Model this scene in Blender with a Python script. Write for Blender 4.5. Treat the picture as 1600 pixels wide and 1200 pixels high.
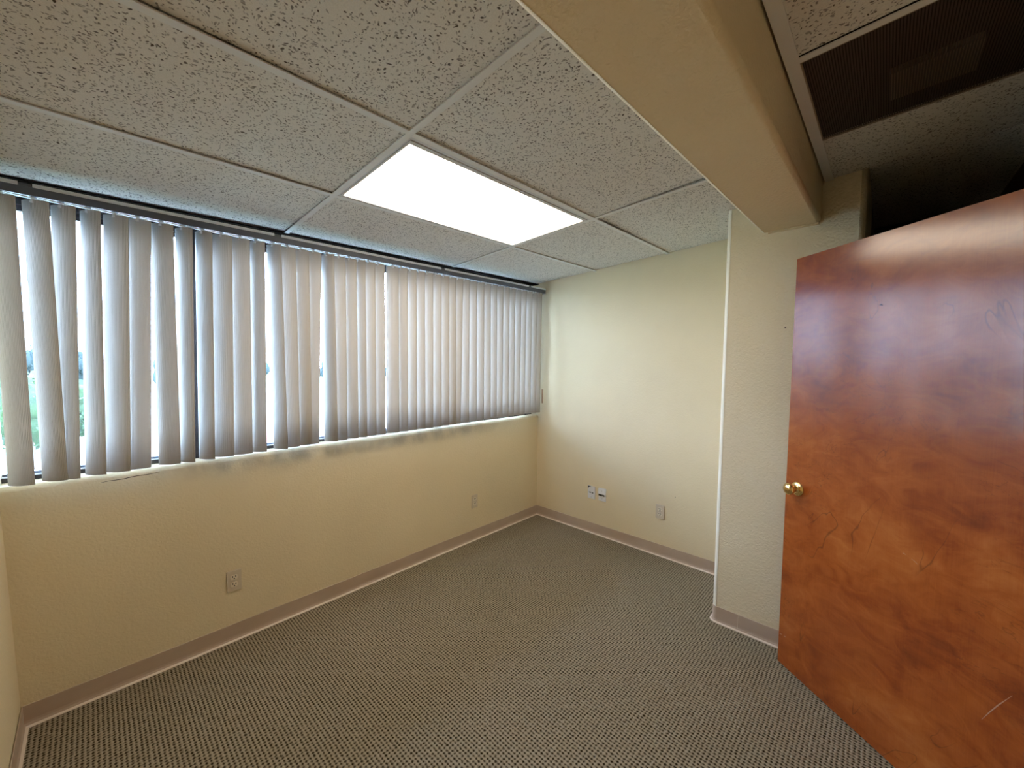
import bpy, bmesh, math, random
from mathutils import Vector, Matrix
random.seed(7)
S = bpy.context.scene
C = S.collection
for o in list(bpy.data.objects):
    bpy.data.objects.remove(o)

# ------------------------------------------------------------------ camera
CAM = Vector((-3.11624, -2.43353, 1.49337))
FW = Vector((0.71126802, 0.70086629, -0.05370521))
RT = Vector((0.70218481, -0.71194198, 0.00866697))
UP = Vector((0.0321606, 0.04387552, 0.99851922))
FPX, PX, PY = 619.184, 769.841, 604.042
cd = bpy.data.cameras.new('camera')
cam = bpy.data.objects.new('camera', cd)
C.objects.link(cam)
cam.matrix_world = Matrix.Translation(CAM) @ Matrix((RT, UP, -FW)).transposed().to_4x4()
cd.sensor_fit = 'HORIZONTAL'
cd.sensor_width = 36.0
cd.lens = FPX * 36.0 / 1600.0
cd.shift_x = (800.0 - PX) / 1600.0
cd.shift_y = (PY - 600.0) / 1600.0
cd.clip_start = 0.02
cd.clip_end = 2000
S.camera = cam

# ------------------------------------------------------------------ light
SKY_STRENGTH = 31.5
LAMP_STRENGTH = 10.0
S.view_settings.view_transform = 'Standard'
S.view_settings.look = 'None'
S.view_settings.gamma = 1.0
S.view_settings.use_curve_mapping = False
S.view_settings.exposure = 0.0

w = bpy.data.worlds.new('world')
S.world = w
w.use_nodes = True
nt = w.node_tree
nt.nodes.clear()
def wn(t, **k):
    n = nt.nodes.new(t)
    for a, b in k.items():
        setattr(n, a, b)
    return n
wout = wn('ShaderNodeOutputWorld'); wbg = wn('ShaderNodeBackground')
wtc = wn('ShaderNodeTexCoord'); wno = wn('ShaderNodeTexNoise'); wrp = wn('ShaderNodeValToRGB')
wno.inputs['Scale'].default_value = 3.5
wno.inputs['Detail'].default_value = 6
wrp.color_ramp.elements[0].position = 0.40
wrp.color_ramp.elements[0].color = (0.40, 0.66, 1.14, 1)
wrp.color_ramp.elements[1].position = 0.60
wrp.color_ramp.elements[1].color = (0.76, 0.87, 1.14, 1)
nt.links.new(wtc.outputs['Generated'], wno.inputs['Vector'])
nt.links.new(wno.outputs['Fac'], wrp.inputs['Fac'])
nt.links.new(wrp.outputs['Color'], wbg.inputs['Color'])
nt.links.new(wbg.outputs[0], wout.inputs[0])
wbg.inputs['Strength'].default_value = SKY_STRENGTH

# ------------------------------------------------------------------ material helpers
def mat(name, col, rough=0.6, metal=0.0, spec=0.5):
    m = bpy.data.materials.new(name)
    m.use_nodes = True
    b = m.node_tree.nodes['Principled BSDF']
    b.inputs['Base Color'].default_value = (*col, 1)
    b.inputs['Roughness'].default_value = rough
    b.inputs['Metallic'].default_value = metal
    b.inputs['Specular IOR Level'].default_value = spec
    return m
def N(m, t, **k):
    n = m.node_tree.nodes.new(t)
    for a, b in k.items():
        if a.startswith('i_'):
            n.inputs[a[2:].replace('_', ' ')].default_value = b
        else:
            setattr(n, a, b)
    return n
def L(m, a, b):
    m.node_tree.links.new(a, b)
def P(m):
    return m.node_tree.nodes['Principled BSDF']
def ramp(m, fac, stops):
    r = N(m, 'ShaderNodeValToRGB')
    e = r.color_ramp.elements
    while len(e) < len(stops):
        e.new(0.5)
    for i, (p, c) in enumerate(stops):
        e[i].position = p
        e[i].color = (*c, 1) if len(c) == 3 else c
    L(m, fac, r.inputs['Fac'])
    return r.outputs['Color']
def mth(m, op, a, b=None, c=None):
    n = N(m, 'ShaderNodeMath', operation=op)
    for i, v in enumerate((a, b, c)):
        if v is None: continue
        if isinstance(v, (int, float)): n.inputs[i].default_value = v
        else: L(m, v, n.inputs[i])
    return n.outputs[0]
def bump(m, h, strength, dist, normal_in=None):
    b = N(m, 'ShaderNodeBump')
    b.inputs['Strength'].default_value = strength
    b.inputs['Distance'].default_value = dist
    L(m, h, b.inputs['Height'])
    if normal_in: L(m, normal_in, b.inputs['Normal'])
    L(m, b.outputs[0], P(m).inputs['Normal'])
    return b.outputs[0]
def obco(m):
    return N(m, 'ShaderNodeTexCoord').outputs['Object']
def noise(m, co, scale, detail=3, rough=0.5, dist=0.0):
    n = N(m, 'ShaderNodeTexNoise')
    n.inputs['Scale'].default_value = scale
    n.inputs['Detail'].default_value = detail
    n.inputs['Roughness'].default_value = rough
    n.inputs['Distortion'].default_value = dist
    L(m, co, n.inputs['Vector'])
    return n.outputs['Fac']
def mapping(m, co, scale=(1, 1, 1), rot=(0, 0, 0), loc=(0, 0, 0)):
    n = N(m, 'ShaderNodeMapping')
    n.inputs['Scale'].default_value = scale
    n.inputs['Rotation'].default_value = rot
    n.inputs['Location'].default_value = loc
    L(m, co, n.inputs['Vector'])
    return n.outputs[0]
def mixc(m, fac, a, b, mode='MIX'):
    n = N(m, 'ShaderNodeMix', data_type='RGBA', blend_type=mode)
    for i, v in ((0, fac), (6, a), (7, b)):
        if isinstance(v, (int, float)): n.inputs[i].default_value = v
        elif isinstance(v, tuple): n.inputs[i].default_value = (*v, 1)
        else: L(m, v, n.inputs[i])
    return n.outputs[2]

# ---- painted, textured drywall
def wall_material(name, col, bs=0.35, stain=False):
    m = mat(name, col, 0.75, spec=0.25)
    co = obco(m)
    v = N(m, 'ShaderNodeTexVoronoi', feature='SMOOTH_F1'); v.inputs['Scale'].default_value = 90
    warp = N(m, 'ShaderNodeTexNoise'); warp.inputs['Scale'].default_value = 35; L(m, co, warp.inputs['Vector'])
    add = N(m, 'ShaderNodeVectorMath', operation='MULTIPLY_ADD')
    L(m, warp.outputs['Color'], add.inputs[0]); add.inputs[1].default_value = (.02, .02, .02); L(m, co, add.inputs[2])
    L(m, add.outputs[0], v.inputs['Vector'])
    n1 = noise(m, add.outputs[0], 120, 3, .55)
    h = mth(m, 'ADD', mth(m, 'MULTIPLY', v.outputs['Distance'], .8), n1)
    bump(m, h, bs, 0.002)
    n2 = noise(m, co, 1.7, 4)
    c = ramp(m, n2, [(.3, tuple(x * .96 for x in col)), (.7, tuple(min(1, x * 1.03) for x in col))])
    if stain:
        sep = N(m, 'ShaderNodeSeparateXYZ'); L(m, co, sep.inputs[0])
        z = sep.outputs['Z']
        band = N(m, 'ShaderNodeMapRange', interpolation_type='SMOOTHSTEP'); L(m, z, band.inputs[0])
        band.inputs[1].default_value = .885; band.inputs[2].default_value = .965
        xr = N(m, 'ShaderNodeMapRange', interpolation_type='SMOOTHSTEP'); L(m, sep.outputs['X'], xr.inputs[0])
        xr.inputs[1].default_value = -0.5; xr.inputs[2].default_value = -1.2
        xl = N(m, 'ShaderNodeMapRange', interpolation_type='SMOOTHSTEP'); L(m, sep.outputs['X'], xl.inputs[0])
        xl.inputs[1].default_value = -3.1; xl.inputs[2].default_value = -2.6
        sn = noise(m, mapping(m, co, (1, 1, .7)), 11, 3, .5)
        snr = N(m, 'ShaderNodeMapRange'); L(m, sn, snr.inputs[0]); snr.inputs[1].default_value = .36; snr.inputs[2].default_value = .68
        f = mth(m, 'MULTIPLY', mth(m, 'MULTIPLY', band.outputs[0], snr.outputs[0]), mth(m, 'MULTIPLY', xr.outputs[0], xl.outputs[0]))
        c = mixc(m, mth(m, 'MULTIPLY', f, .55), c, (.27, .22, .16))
    L(m, c, P(m).inputs['Base Color'])
    return m
WALLC = (0.80, 0.672, 0.448)
M_wall = wall_material('wall_paint', WALLC, 0.4)
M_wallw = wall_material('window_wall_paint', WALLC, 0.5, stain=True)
M_pier = wall_material('pier_paint', (0.80, 0.685, 0.475), 1.0)
M_beam = wall_material('shaded_beam_paint', (0.75, 0.59, 0.36), 1.0)  # wall paint darkened to put the beam's dimmer light into its colour

# ---- fissured ceiling tile
def tile_material():
    m = mat('ceiling_tile', (.74, .72, .68), 0.9, spec=0.1)
    co = obco(m)
    wob = N(m, 'ShaderNodeTexNoise'); wob.inputs['Scale'].default_value = 26; wob.inputs['Detail'].default_value = 2
    L(m, co, wob.inputs['Vector'])
    add = N(m, 'ShaderNodeVectorMath', operation='MULTIPLY_ADD')
    L(m, wob.outputs['Color'], add.inputs[0]); add.inputs[1].default_value = (.035, .035, .0); L(m, co, add.inputs[2])
    def pits(scale, lo, hi, thr, seed, stretch):
        mp = mapping(m, add.outputs[0], (1, stretch, 1), loc=(seed, seed * 2, 0))
        v = N(m, 'ShaderNodeTexVoronoi', feature='F1'); v.inputs['Scale'].default_value = scale
        L(m, mp, v.inputs['Vector'])
        r = N(m, 'ShaderNodeMapRange'); L(m, v.outputs['Distance'], r.inputs[0])
        r.inputs[1].default_value = lo; r.inputs[2].default_value = hi
        r.inputs[3].default_value = 1; r.inputs[4].default_value = 0
        s = N(m, 'ShaderNodeSeparateColor'); L(m, v.outputs['Color'], s.inputs[0])
        sel = mth(m, 'GREATER_THAN', s.outputs[0], thr)
        dep = mth(m, 'MULTIPLY_ADD', s.outputs[1], .5, .5)
        return mth(m, 'MULTIPLY', mth(m, 'MULTIPLY', r.outputs[0], sel), dep)
    a = pits(82, .24, .33, .40, 0, 1.35)
    b = pits(125, .24, .36, .30, 3.3, .75)
    b2 = mth(m, 'MULTIPLY', b, .75)
    p = mth(m, 'MAXIMUM', a, b2)
    n2 = noise(m, co, 300, 2)
    base = ramp(m, n2, [(.3, (.69, .655, .60)), (.7, (.78, .745, .69))])
    L(m, mixc(m, mth(m, 'MULTIPLY', p, .97), base, (.075, .055, .04)), P(m).inputs['Base Color'])
    h = mth(m, 'ADD', mth(m, 'MULTIPLY', p, -1.0), mth(m, 'MULTIPLY', n2, .15))
    bump(m, h, .6, 0.003)
    return m
M_tile = tile_material()
M_tee = mat('ceiling_tee_paint', (.74, .73, .70), 0.45)
M_gap = mat('dark_plenum', (.012, .010, .009), 0.9, spec=.05)

# ---- loop pile carpet
def carpet_material():
    m = mat('loop_carpet', (.2, .17, .12), 0.95, spec=0.05)
    co = obco(m)
    wob = N(m, 'ShaderNodeTexNoise'); wob.inputs['Scale'].default_value = 60; L(m, co, wob.inputs['Vector'])
    add = N(m, 'ShaderNodeVectorMath', operation='MULTIPLY_ADD')
    L(m, wob.outputs['Color'], add.inputs[0]); add.inputs[1].default_value = (.007, .009, 0); L(m, co, add.inputs[2])
    sep = N(m, 'ShaderNodeSeparateXYZ'); L(m, add.outputs[0], sep.inputs[0])
    p = 0.0148
    k = 2 * math.pi / p
    cx = mth(m, 'COSINE', mth(m, 'MULTIPLY', sep.outputs['X'], k))
    cy = mth(m, 'COSINE', mth(m, 'MULTIPLY', sep.outputs['Y'], k))
    pit = mth(m, 'ADD', mth(m, 'MULTIPLY', cx, .55), mth(m, 'MULTIPLY', cy, .45))   # 1 in the pit, -1 on the crown
    fine = noise(m, co, 420, 2)
    cell = noise(m, co, 75, 2, .7)
    f = mth(m, 'ADD', mth(m, 'MULTIPLY', pit, .5), mth(m, 'ADD', mth(m, 'MULTIPLY', fine, .35), mth(m, 'MULTIPLY', mth(m, 'SUBTRACT', cell, .5), .9)))
    c = ramp(m, f, [(.0, (.40, .335, .25)), (.28, (.24, .20, .14)), (.50, (.075, .057, .033)), (.72, (.02, .014, .007))])
    pn = noise(m, co, 1.1, 4, .6)
    c2 = mixc(m, 1.0, c, ramp(m, pn, [(.3, (.88, .90, .86)), (.7, (1.0, .98, .95))]), 'MULTIPLY')
    L(m, c2, P(m).inputs['Base Color'])
    bump(m, mth(m, 'MULTIPLY', f, -1.0), .8, 0.004)
    return m
M_carpet = carpet_material()

def base_material():
    m = mat('vinyl_base', (.46, .345, .26), 0.42, spec=0.5)
    co = obco(m)
    n = noise(m, co, 6, 3)
    L(m, ramp(m, n, [(.3, (.49, .37, .28)), (.7, (.55, .42, .32))]), P(m).inputs['Base Color'])
    return m
M_base = base_material()
M_toe = mat('base_toe_highlight', (.78, .66, .55), .4)  # highlight along the toe put into the colour
M_bead = mat('pale_corner_bead', (.90, .83, .68), .45)  # paler than the walls, along the rounded corners

# ---- vertical blind slats: ribbed PVC, a little translucent
def slat_material():
    m = mat('slat_vinyl', (.74, .70, .655), 0.55, spec=0.3)
    co = N(m, 'ShaderNodeTexCoord').outputs['UV']
    sep = N(m, 'ShaderNodeSeparateXYZ'); L(m, co, sep.inputs[0])
    rib = mth(m, 'SINE', mth(m, 'MULTIPLY', sep.outputs['X'], 2 * math.pi / 0.0042))
    n = noise(m, mapping(m, co, (1, 1, .25)), 700, 2)
    h = mth(m, 'ADD', mth(m, 'MULTIPLY', rib, .5), mth(m, 'MULTIPLY', n, .8))
    nb = bump(m, h, .8, 0.0008)
    c = ramp(m, mth(m, 'MULTIPLY_ADD', rib, .15, mth(m, 'MULTIPLY', n, .7)), [(.2, (.69, .645, .60)), (.6, (.78, .74, .70))])
    L(m, c, P(m).inputs['Base Color'])
    tr = N(m, 'ShaderNodeBsdfTranslucent'); tr.inputs['Color'].default_value = (.75, .70, .66, 1)
    mx = N(m, 'ShaderNodeMixShader'); mx.inputs[0].default_value = 0.17
    L(m, P(m).outputs[0], mx.inputs[1]); L(m, tr.outputs[0], mx.inputs[2])
    L(m, mx.outputs[0], m.node_tree.nodes['Material Output'].inputs['Surface'])
    return m
M_slat = slat_material()
M_clip = mat('clear_white_plastic', (.93, .93, .95), 0.3)
_t = N(M_clip, 'ShaderNodeBsdfTranslucent'); _t.inputs['Color'].default_value = (.95, .95, .95, 1)
_x = N(M_clip, 'ShaderNodeMixShader'); _x.inputs[0].default_value = .4
L(M_clip, P(M_clip).outputs[0], _x.inputs[1]); L(M_clip, _t.outputs[0], _x.inputs[2]); L(M_clip, _x.outputs[0], M_clip.node_tree.nodes['Material Output'].inputs['Surface'])
M_rail = mat('headrail_paint', (.105, .125, .175), 0.38, spec=0.5)
M_lip = mat('headrail_lip_aluminium', (.80, .88, 1.0), 0.25)
M_bronze = mat('dark_bronze_frame', (.022, .018, .020), 0.35, spec=0.6)
M_frameg = mat('grey_frame', (.25, .26, .32), 0.35, spec=0.6)
M_framel = mat('pale_frame', (.75, .76, .78), 0.3)

def glass_material():
    m = bpy.data.materials.new('window_glass'); m.use_nodes = True
    ntt = m.node_tree; ntt.nodes.clear()
    o = N(m, 'ShaderNodeOutputMaterial'); t = N(m, 'ShaderNodeBsdfTransparent'); g = N(m, 'ShaderNodeBsdfGlossy')
    t.inputs[0].default_value = (.93, .97, .97, 1); g.inputs['Roughness'].default_value = 0.02
    f = N(m, 'ShaderNodeFresnel'); f.inputs[0].default_value = 1.45
    mx = N(m, 'ShaderNodeMixShader')
    L(m, f.outputs[0], mx.inputs[0]); L(m, t.outputs[0], mx.inputs[1]); L(m, g.outputs[0], mx.inputs[2]); L(m, mx.outputs[0], o.inputs[0])
    return m
M_glass = glass_material()

# ---- stained wood veneer door (object space: x across the leaf from the latch, y thickness, z up)
def door_material():
    m = mat('stained_veneer', (.35, .11, .03), 0.33, spec=0.12)
    co = obco(m)
    big = noise(m, mapping(m, co, (1.0, 1, 1.25)), 2.6, 4, .55, .6)
    mid = noise(m, mapping(m, co, (1.0, 1, 1.8), rot=(0, .35, 0)), 7.5, 5, .62, 1.2)
    fine = noise(m, mapping(m, co, (260, 260, 5)), 1.0, 3, .6)
    v = mth(m, 'ADD', mth(m, 'MULTIPLY', big, .55), mth(m, 'ADD', mth(m, 'MULTIPLY', mid, .40), mth(m, 'MULTIPLY', fine, .10)))
    c = ramp(m, v, [(.34, (.17, .026, .003)), (.46, (.27, .050, .006)), (.56, (.36, .082, .011)), (.70, (.46, .135, .024))])
    # thin dark figure lines
    wl = noise(m, mapping(m, co, (1.6, 1, .75)), 2.4, 3, .5, 1.6)
    d = mth(m, 'ABSOLUTE', mth(m, 'SUBTRACT', mth(m, 'FRACT', mth(m, 'MULTIPLY', wl, 4.0)), .5))
    lr = N(m, 'ShaderNodeMapRange'); L(m, d, lr.inputs[0]); lr.inputs[1].default_value = 0; lr.inputs[2].default_value = .035
    lr.inputs[3].default_value = 1; lr.inputs[4].default_value = 0
    gate = N(m, 'ShaderNodeMapRange'); L(m, noise(m, co, 3.1, 2), gate.inputs[0]); gate.inputs[1].default_value = .5; gate.inputs[2].default_value = .6
    c = mixc(m, mth(m, 'MULTIPLY', mth(m, 'MULTIPLY', lr.outputs[0], gate.outputs[0]), .6), c, (.09, .020, .006))
    wl2 = noise(m, mapping(m, co, (.9, 1, 1.9), loc=(3, 0, 1)), 3.4, 4, .6, 2.2)
    d2 = mth(m, 'ABSOLUTE', mth(m, 'SUBTRACT', mth(m, 'FRACT', mth(m, 'MULTIPLY', wl2, 5.0)), .5))
    l2 = N(m, 'ShaderNodeMapRange'); L(m, d2, l2.inputs[0]); l2.inputs[1].default_value = 0; l2.inputs[2].default_value = .05
    l2.inputs[3].default_value = 1; l2.inputs[4].default_value = 0
    g2 = N(m, 'ShaderNodeMapRange'); L(m, noise(m, mapping(m, co, loc=(7, 1, 2)), 2.7, 2), g2.inputs[0]); g2.inputs[1].default_value = .48; g2.inputs[2].default_value = .60
    c = mixc(m, mth(m, 'MULTIPLY', mth(m, 'MULTIPLY', l2.outputs[0], g2.outputs[0]), .45), c, (.11, .022, .006))
    L(m, c, P(m).inputs['Base Color'])
    rr = N(m, 'ShaderNodeMapRange'); L(m, mid, rr.inputs[0]); rr.inputs[3].default_value = .30; rr.inputs[4].default_value = .44
    L(m, rr.outputs[0], P(m).inputs['Roughness'])
    P(m).inputs['Coat Weight'].default_value = 1.0
    P(m).inputs['Coat Roughness'].default_value = .16
    P(m).inputs['Coat IOR'].default_value = 1.62
    bump(m, mth(m, 'ADD', v, mth(m, 'MULTIPLY', lr.outputs[0], -.3)), .12, 0.004)
    return m
M_door = door_material()
M_brass = mat('polished_brass', (.80, .58, .25), 0.16, metal=1.0)
M_ivory = mat('ivory_plastic', (.66, .55, .41), 0.35)
M_ivory2 = mat('receptacle_ivory', (.80, .70, .55), 0.35)
M_white = mat('white_plastic', (.82, .83, .84), 0.35)
M_black = mat('black_socket', (.012, .010, .010), 0.5)
M_screw = mat('screw_metal', (.45, .43, .38), 0.35, metal=.8)
M_brown = mat('brown_wood_strip', (.45, .26, .13), 0.6)
M_scratch = mat('pale_scuff', (.42, .22, .13), 0.6)
M_mark = mat('dark_mark', (.10, .06, .04), 0.7)

# ------------------------------------------------------------------ mesh helpers
def link(name, me, m=None, parent=None):
    o = bpy.data.objects.new(name, me)
    C.objects.link(o)
    if m: me.materials.append(m)
    if parent: o.parent = parent
    return o
def bmobj(name, bm, m, parent=None, smooth=False):
    me = bpy.data.meshes.new(name)
    bmesh.ops.recalc_face_normals(bm, faces=bm.faces[:])
    bm.to_mesh(me); bm.free()
    if smooth:
        for p in me.polygons: p.use_smooth = True
    return link(name, me, m, parent)
def empty(name, loc=(0, 0, 0), rz=0):
    o = bpy.data.objects.new(name, None)
    C.objects.link(o); o.location = loc; o.rotation_euler = (0, 0, rz)
    o.empty_display_size = .1
    return o
def tag(o, label, cat, group=None, kind=None):
    if label: o['label'] = label
    if cat: o['category'] = cat
    if group: o['group'] = group
    if kind: o['kind'] = kind
    return o
def struct(o, label=None):
    o['kind'] = 'structure'
    if label: o['label'] = label
    return o
def hexa(bm, c):
    """box from 8 corners: 0-3 lower ring, 4-7 upper ring"""
    v = [bm.verts.new(p) for p in c]
    for f in ((0, 3, 2, 1), (4, 5, 6, 7), (0, 1, 5, 4), (1, 2, 6, 5), (2, 3, 7, 6), (3, 0, 4, 7)):
        bm.faces.new([v[i] for i in f])
    return v
def bx(bm, x0, x1, y0, y1, z0, z1, bev=0.0, seg=1):
    t = bmesh.new()
    hexa(t, [(x0, y0, z0), (x1, y0, z0), (x1, y1, z0), (x0, y1, z0), (x0, y0, z1), (x1, y0, z1), (x1, y1, z1), (x0, y1, z1)])
    if bev > 0:
        bmesh.ops.bevel(t, geom=t.edges[:], offset=bev, segments=seg, affect='EDGES')
    me = bpy.data.meshes.new('t'); t.to_mesh(me); t.free(); bm.from_mesh(me); bpy.data.meshes.remove(me)
def box(name, x0, x1, y0, y1, z0, z1, m, parent=None, bev=0.0, seg=1):
    bm = bmesh.new(); bx(bm, x0, x1, y0, y1, z0, z1, bev, seg)
    return bmobj(name, bm, m, parent)
def extrude_profile(bm, prof, frames):
    """prof: list of 2-D points (closed); frames: list of functions p->3-D"""
    rings = [[bm.verts.new(f(p)) for p in prof] for f in frames]
    n = len(prof)
    for a, b in zip(rings[:-1], rings[1:]):
        for i in range(n):
            bm.faces.new((a[i], a[(i + 1) % n], b[(i + 1) % n], b[i]))
    bm.faces.new(rings[0]); bm.faces.new(rings[-1])
def cyl(bm, p0, p1, r0, r1=None, n=20, caps=True):
    r1 = r0 if r1 is None else r1
    a = Vector(p0); b = Vector(p1); d = (b - a).normalized()
    u = d.orthogonal().normalized(); v = d.cross(u)
    A = [bm.verts.new(a + (u * math.cos(t) + v * math.sin(t)) * r0) for t in [2 * math.pi * i / n for i in range(n)]]
    B = [bm.verts.new(b + (u * math.cos(t) + v * math.sin(t)) * r1) for t in [2 * math.pi * i / n for i in range(n)]]
    for i in range(n):
        bm.faces.new((A[i], A[(i + 1) % n], B[(i + 1) % n], B[i]))
    if caps:
        bm.faces.new(A); bm.faces.new(B)
def lathe(bm, axis0, d, prof, n=32):
    """prof list of (distance along axis, radius)"""
    a = Vector(axis0); d = Vector(d).normalized()
    u = d.orthogonal().normalized(); v = d.cross(u)
    rings = []
    for (t, r) in prof:
        c = a + d * t
        rings.append([bm.verts.new(c + (u * math.cos(q) + v * math.sin(q)) * max(r, 1e-5)) for q in [2 * math.pi * i / n for i in range(n)]])
    for A, B in zip(rings[:-1], rings[1:]):
        for i in range(n):
            bm.faces.new((A[i], A[(i + 1) % n], B[(i + 1) % n], B[i]))
    bm.faces.new(rings[0]); bm.faces.new(rings[-1])

# ------------------------------------------------------------------ room measures
SX, SY, H0 = 0.0245, -0.0500, 2.2883
def cz(x, y): return H0 + SX * x + SY * y          # ceiling height, the old grid sags towards the window
def lx(z): return -3.357 - 0.027 * z               # left wall, a touch out of plumb
XP, YP0, YP1 = -0.5788, -1.7729, -2.344            # pier
YB0, YB1 = -1.937, -2.183                          # beam
def bz(x): return 2.2077 + 0.0365 * (x + 0.577)
YBACK = -2.85
XALC = 1.4
XL = -3.357

# floor
bm = bmesh.new()
bx(bm, -3.6, XALC + .1, -4.6, 0.2, -0.12, 0.0)
struct(bmobj('floor', bm, M_carpet))

# window wall under the sill, rounded edge
prof = [(0.16, 0.0), (0.0, 0.0)]
r = 0.022
for i in range(7):
    a = math.pi / 2 * i / 6
    prof.append((r - r * math.cos(a), -r + r * math.sin(a)))
prof += [(0.10, 0.0), (0.16, 0.0)]
npf = len(prof)
def wframe(x, zt):
    def f(p, x=x, zt=zt):
        return (x, p[0], p[1])
    return f
bm = bmesh.new()
rings = []
XS = [-3.50 + i * (3.50) / 14 for i in range(15)]
for x in XS:
    zt = 0.9965 + 0.0025 * (x + 3.37) + 0.0012 * math.sin(x * 5.1)
    ring = []
    for i, (y, z) in enumerate(prof):
        if i < 2: ring.append(bm.verts.new((x, y, 0)))
        else: ring.append(bm.verts.new((x, y, zt + z)))
    rings.append(ring)
for a, b in zip(rings[:-1], rings[1:]):
    for i in range(npf):
        bm.faces.new((a[i], a[(i + 1) % npf], b[(i + 1) % npf], b[i]))
bm.faces.new(rings[0]); bm.faces.new(rings[-1])
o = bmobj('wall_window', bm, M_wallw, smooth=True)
for p in o.data.polygons:
    if abs(p.normal.y) > .999 or abs(p.normal.z) > .98: p.use_smooth = False
struct(o)

# far wall and left wall
struct(box('wall_far', 0.0, 0.15, YP0, 0.20, 0.0, 2.6, M_wall))
bm = bmesh.new()
hexa(bm, [(-3.6, -4.6, 0), (lx(0), -4.6, 0), (lx(0), .2, 0), (-3.6, .2, 0), (-3.6, -4.6, 2.6), (lx(2.6), -4.6, 2.6), (lx(2.6), .2, 2.6), (-3.6, .2, 2.6)])
struct(bmobj('wall_left', bm, M_wall))

# pier with rounded corners
def round_rect(x0, x1, y0, y1, r, corners):
    pts = []
    cs = [(x0, y0, 180), (x1, y0, 270), (x1, y1, 0), (x0, y1, 90)]
    for i, (x, y, a0) in enumerate(cs):
        if i in corners:
            cx = x + (r if x == x0 else -r); cy = y + (r if y == y0 else -r)
            for k in range(7):
                a = math.radians(a0 + 90 * k / 6)
                pts.append((cx + r * math.cos(a), cy + r * math.sin(a)))
        else: pts.append((x, y))
    return pts
pp = round_rect(XP, 0.15, YP1, YP0, .022, (0, 3))
bm = bmesh.new()
extrude_profile(bm, pp, [lambda p: (p[0], p[1], 0.0), lambda p: (p[0], p[1], 2.62)])
o = bmobj('wall_pier', bm, M_pier, smooth=True)
for p in o.data.polygons:
    if p.area > .1 or abs(p.normal.z) > .9: p.use_smooth = False
struct(o)

bm = bmesh.new()
arc_o, arc_i = [], []
for k in range(9):
    a = math.radians(96 + 78 * k / 8)
    cxx, cyy = XP + .022, YP0 - .022
    arc_o.append((cxx + .0232 * math.cos(a), cyy + .0232 * math.sin(a)))
    arc_i.append((cxx + .0215 * math.cos(a), cyy + .0215 * math.sin(a)))
extrude_profile(bm, arc_o + arc_i[::-1], [lambda p: (p[0], p[1], 0.0925), lambda p: (p[0], p[1], 2.45)])
o = bmobj('corner_bead', bm, M_bead, bpy.data.objects['wall_pier'])
# dropped beam with rounded lower edges
bw = [(YB1, .40), (YB0, .40)]
rb = .016
arc = []
for k in range(6):
    a = math.pi / 2 * k / 5
    arc.append((YB0 - rb + rb * math.cos(a), rb - rb * math.sin(a)))
for k in range(6):
    a = math.pi / 2 * k / 5
    arc.append((YB1 + rb - rb * math.sin(a), rb - rb * math.cos(a)))
prof = [(YB1, .45), (YB0, .45)] + arc
bm = bmesh.new()
extrude_profile(bm, prof, [lambda p: (-3.55, p[0], bz(-3.55) + p[1]), lambda p: (-2.0, p[0], bz(-2.0) + p[1]), lambda p: (XP + .01, p[0], bz(XP) + p[1])])
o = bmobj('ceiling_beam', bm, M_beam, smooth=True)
for p in o.data.polygons:
    if abs(p.normal.y) > .99 or abs(p.normal.z) > .99 or abs(p.normal.x) > .9: p.use_smooth = False
struct(o, 'cream textured drywall beam dropped below the ceiling, running to the pier')
bm = bmesh.new()
ao, ai = [], []
for k in range(7):
    a = math.pi / 2 * (.02 + .90 * k / 6)
    ao.append((YB0 - rb + (rb + .0012) * math.cos(a), rb - (rb + .0012) * math.sin(a)))
    ai.append((YB0 - rb + (rb - .001) * math.cos(a), rb - (rb - .001) * math.sin(a)))
extrude_profile(bm, ao + ai[::-1], [lambda p: (-3.36, p[0], bz(-3.36) + p[1]), lambda p: (-2.0, p[0], bz(-2.0) + p[1]), lambda p: (XP - .001, p[0], bz(XP) + p[1])])
bmobj('corner_bead', bm, M_bead, bpy.data.objects['ceiling_beam'])
# paint fillet where the beam dies into the pier
bm = bmesh.new()
for k in range(8):
    y = YB0 - .004 + (k - 3) * .004
hexa(bm, [(XP - .012, YB0 - .03, bz(XP) - .004), (XP + .005, YB0 - .03, bz(XP) - .012), (XP + .005, YB1 + .01, bz(XP) - .012), (XP - .012, YB1 + .01, bz(XP) - .004),
          (XP - .012, YB0 - .03, bz(XP) + .01), (XP + .005, YB0 - .03, bz(XP) + .01), (XP + .005, YB1 + .01, bz(XP) + .01), (XP - .012, YB1 + .01, bz(XP) + .01)])
o = bmobj('caulk_bead', bm, M_beam, bpy.data.objects['ceiling_beam'])

# back wall with the doorway, hall beyond, alcove end
DL = Vector((-0.7068, -2.1108, 0))                 # latch corner of the leaf
DD = Vector((-0.64421, -0.76485, 0)).normalized()  # towards the hinge
DW = 0.915
HG = DL + DD * DW
HX = HG.x
struct(box('wall_back', -3.6, HX - .045, YBACK - .12, YBACK, 0, 2.62, M_wall))
struct(box('wall_hall_left', HX - .165, HX - .045, -4.5, YBACK - .12, 0, 2.62, M_wall))
struct(box('wall_hall_back', HX - .165, XALC + .1, -4.6, -4.5, 0, 2.62, M_wall))
M_dark = wall_material('hall_darkness', (.20, .14, .09), .3)  # darkness of the unlit hall put into the wall colour
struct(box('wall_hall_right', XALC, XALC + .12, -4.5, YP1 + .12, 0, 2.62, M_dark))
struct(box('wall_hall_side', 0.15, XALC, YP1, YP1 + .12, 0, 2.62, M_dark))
j = box('door_frame', HX - .045, HX - .012, YBACK - .12, YBACK + .012, 0, 2.06, M_bronze)
struct(j, 'door jamb at the hinge side')
j.name = 'trim_1'

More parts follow.
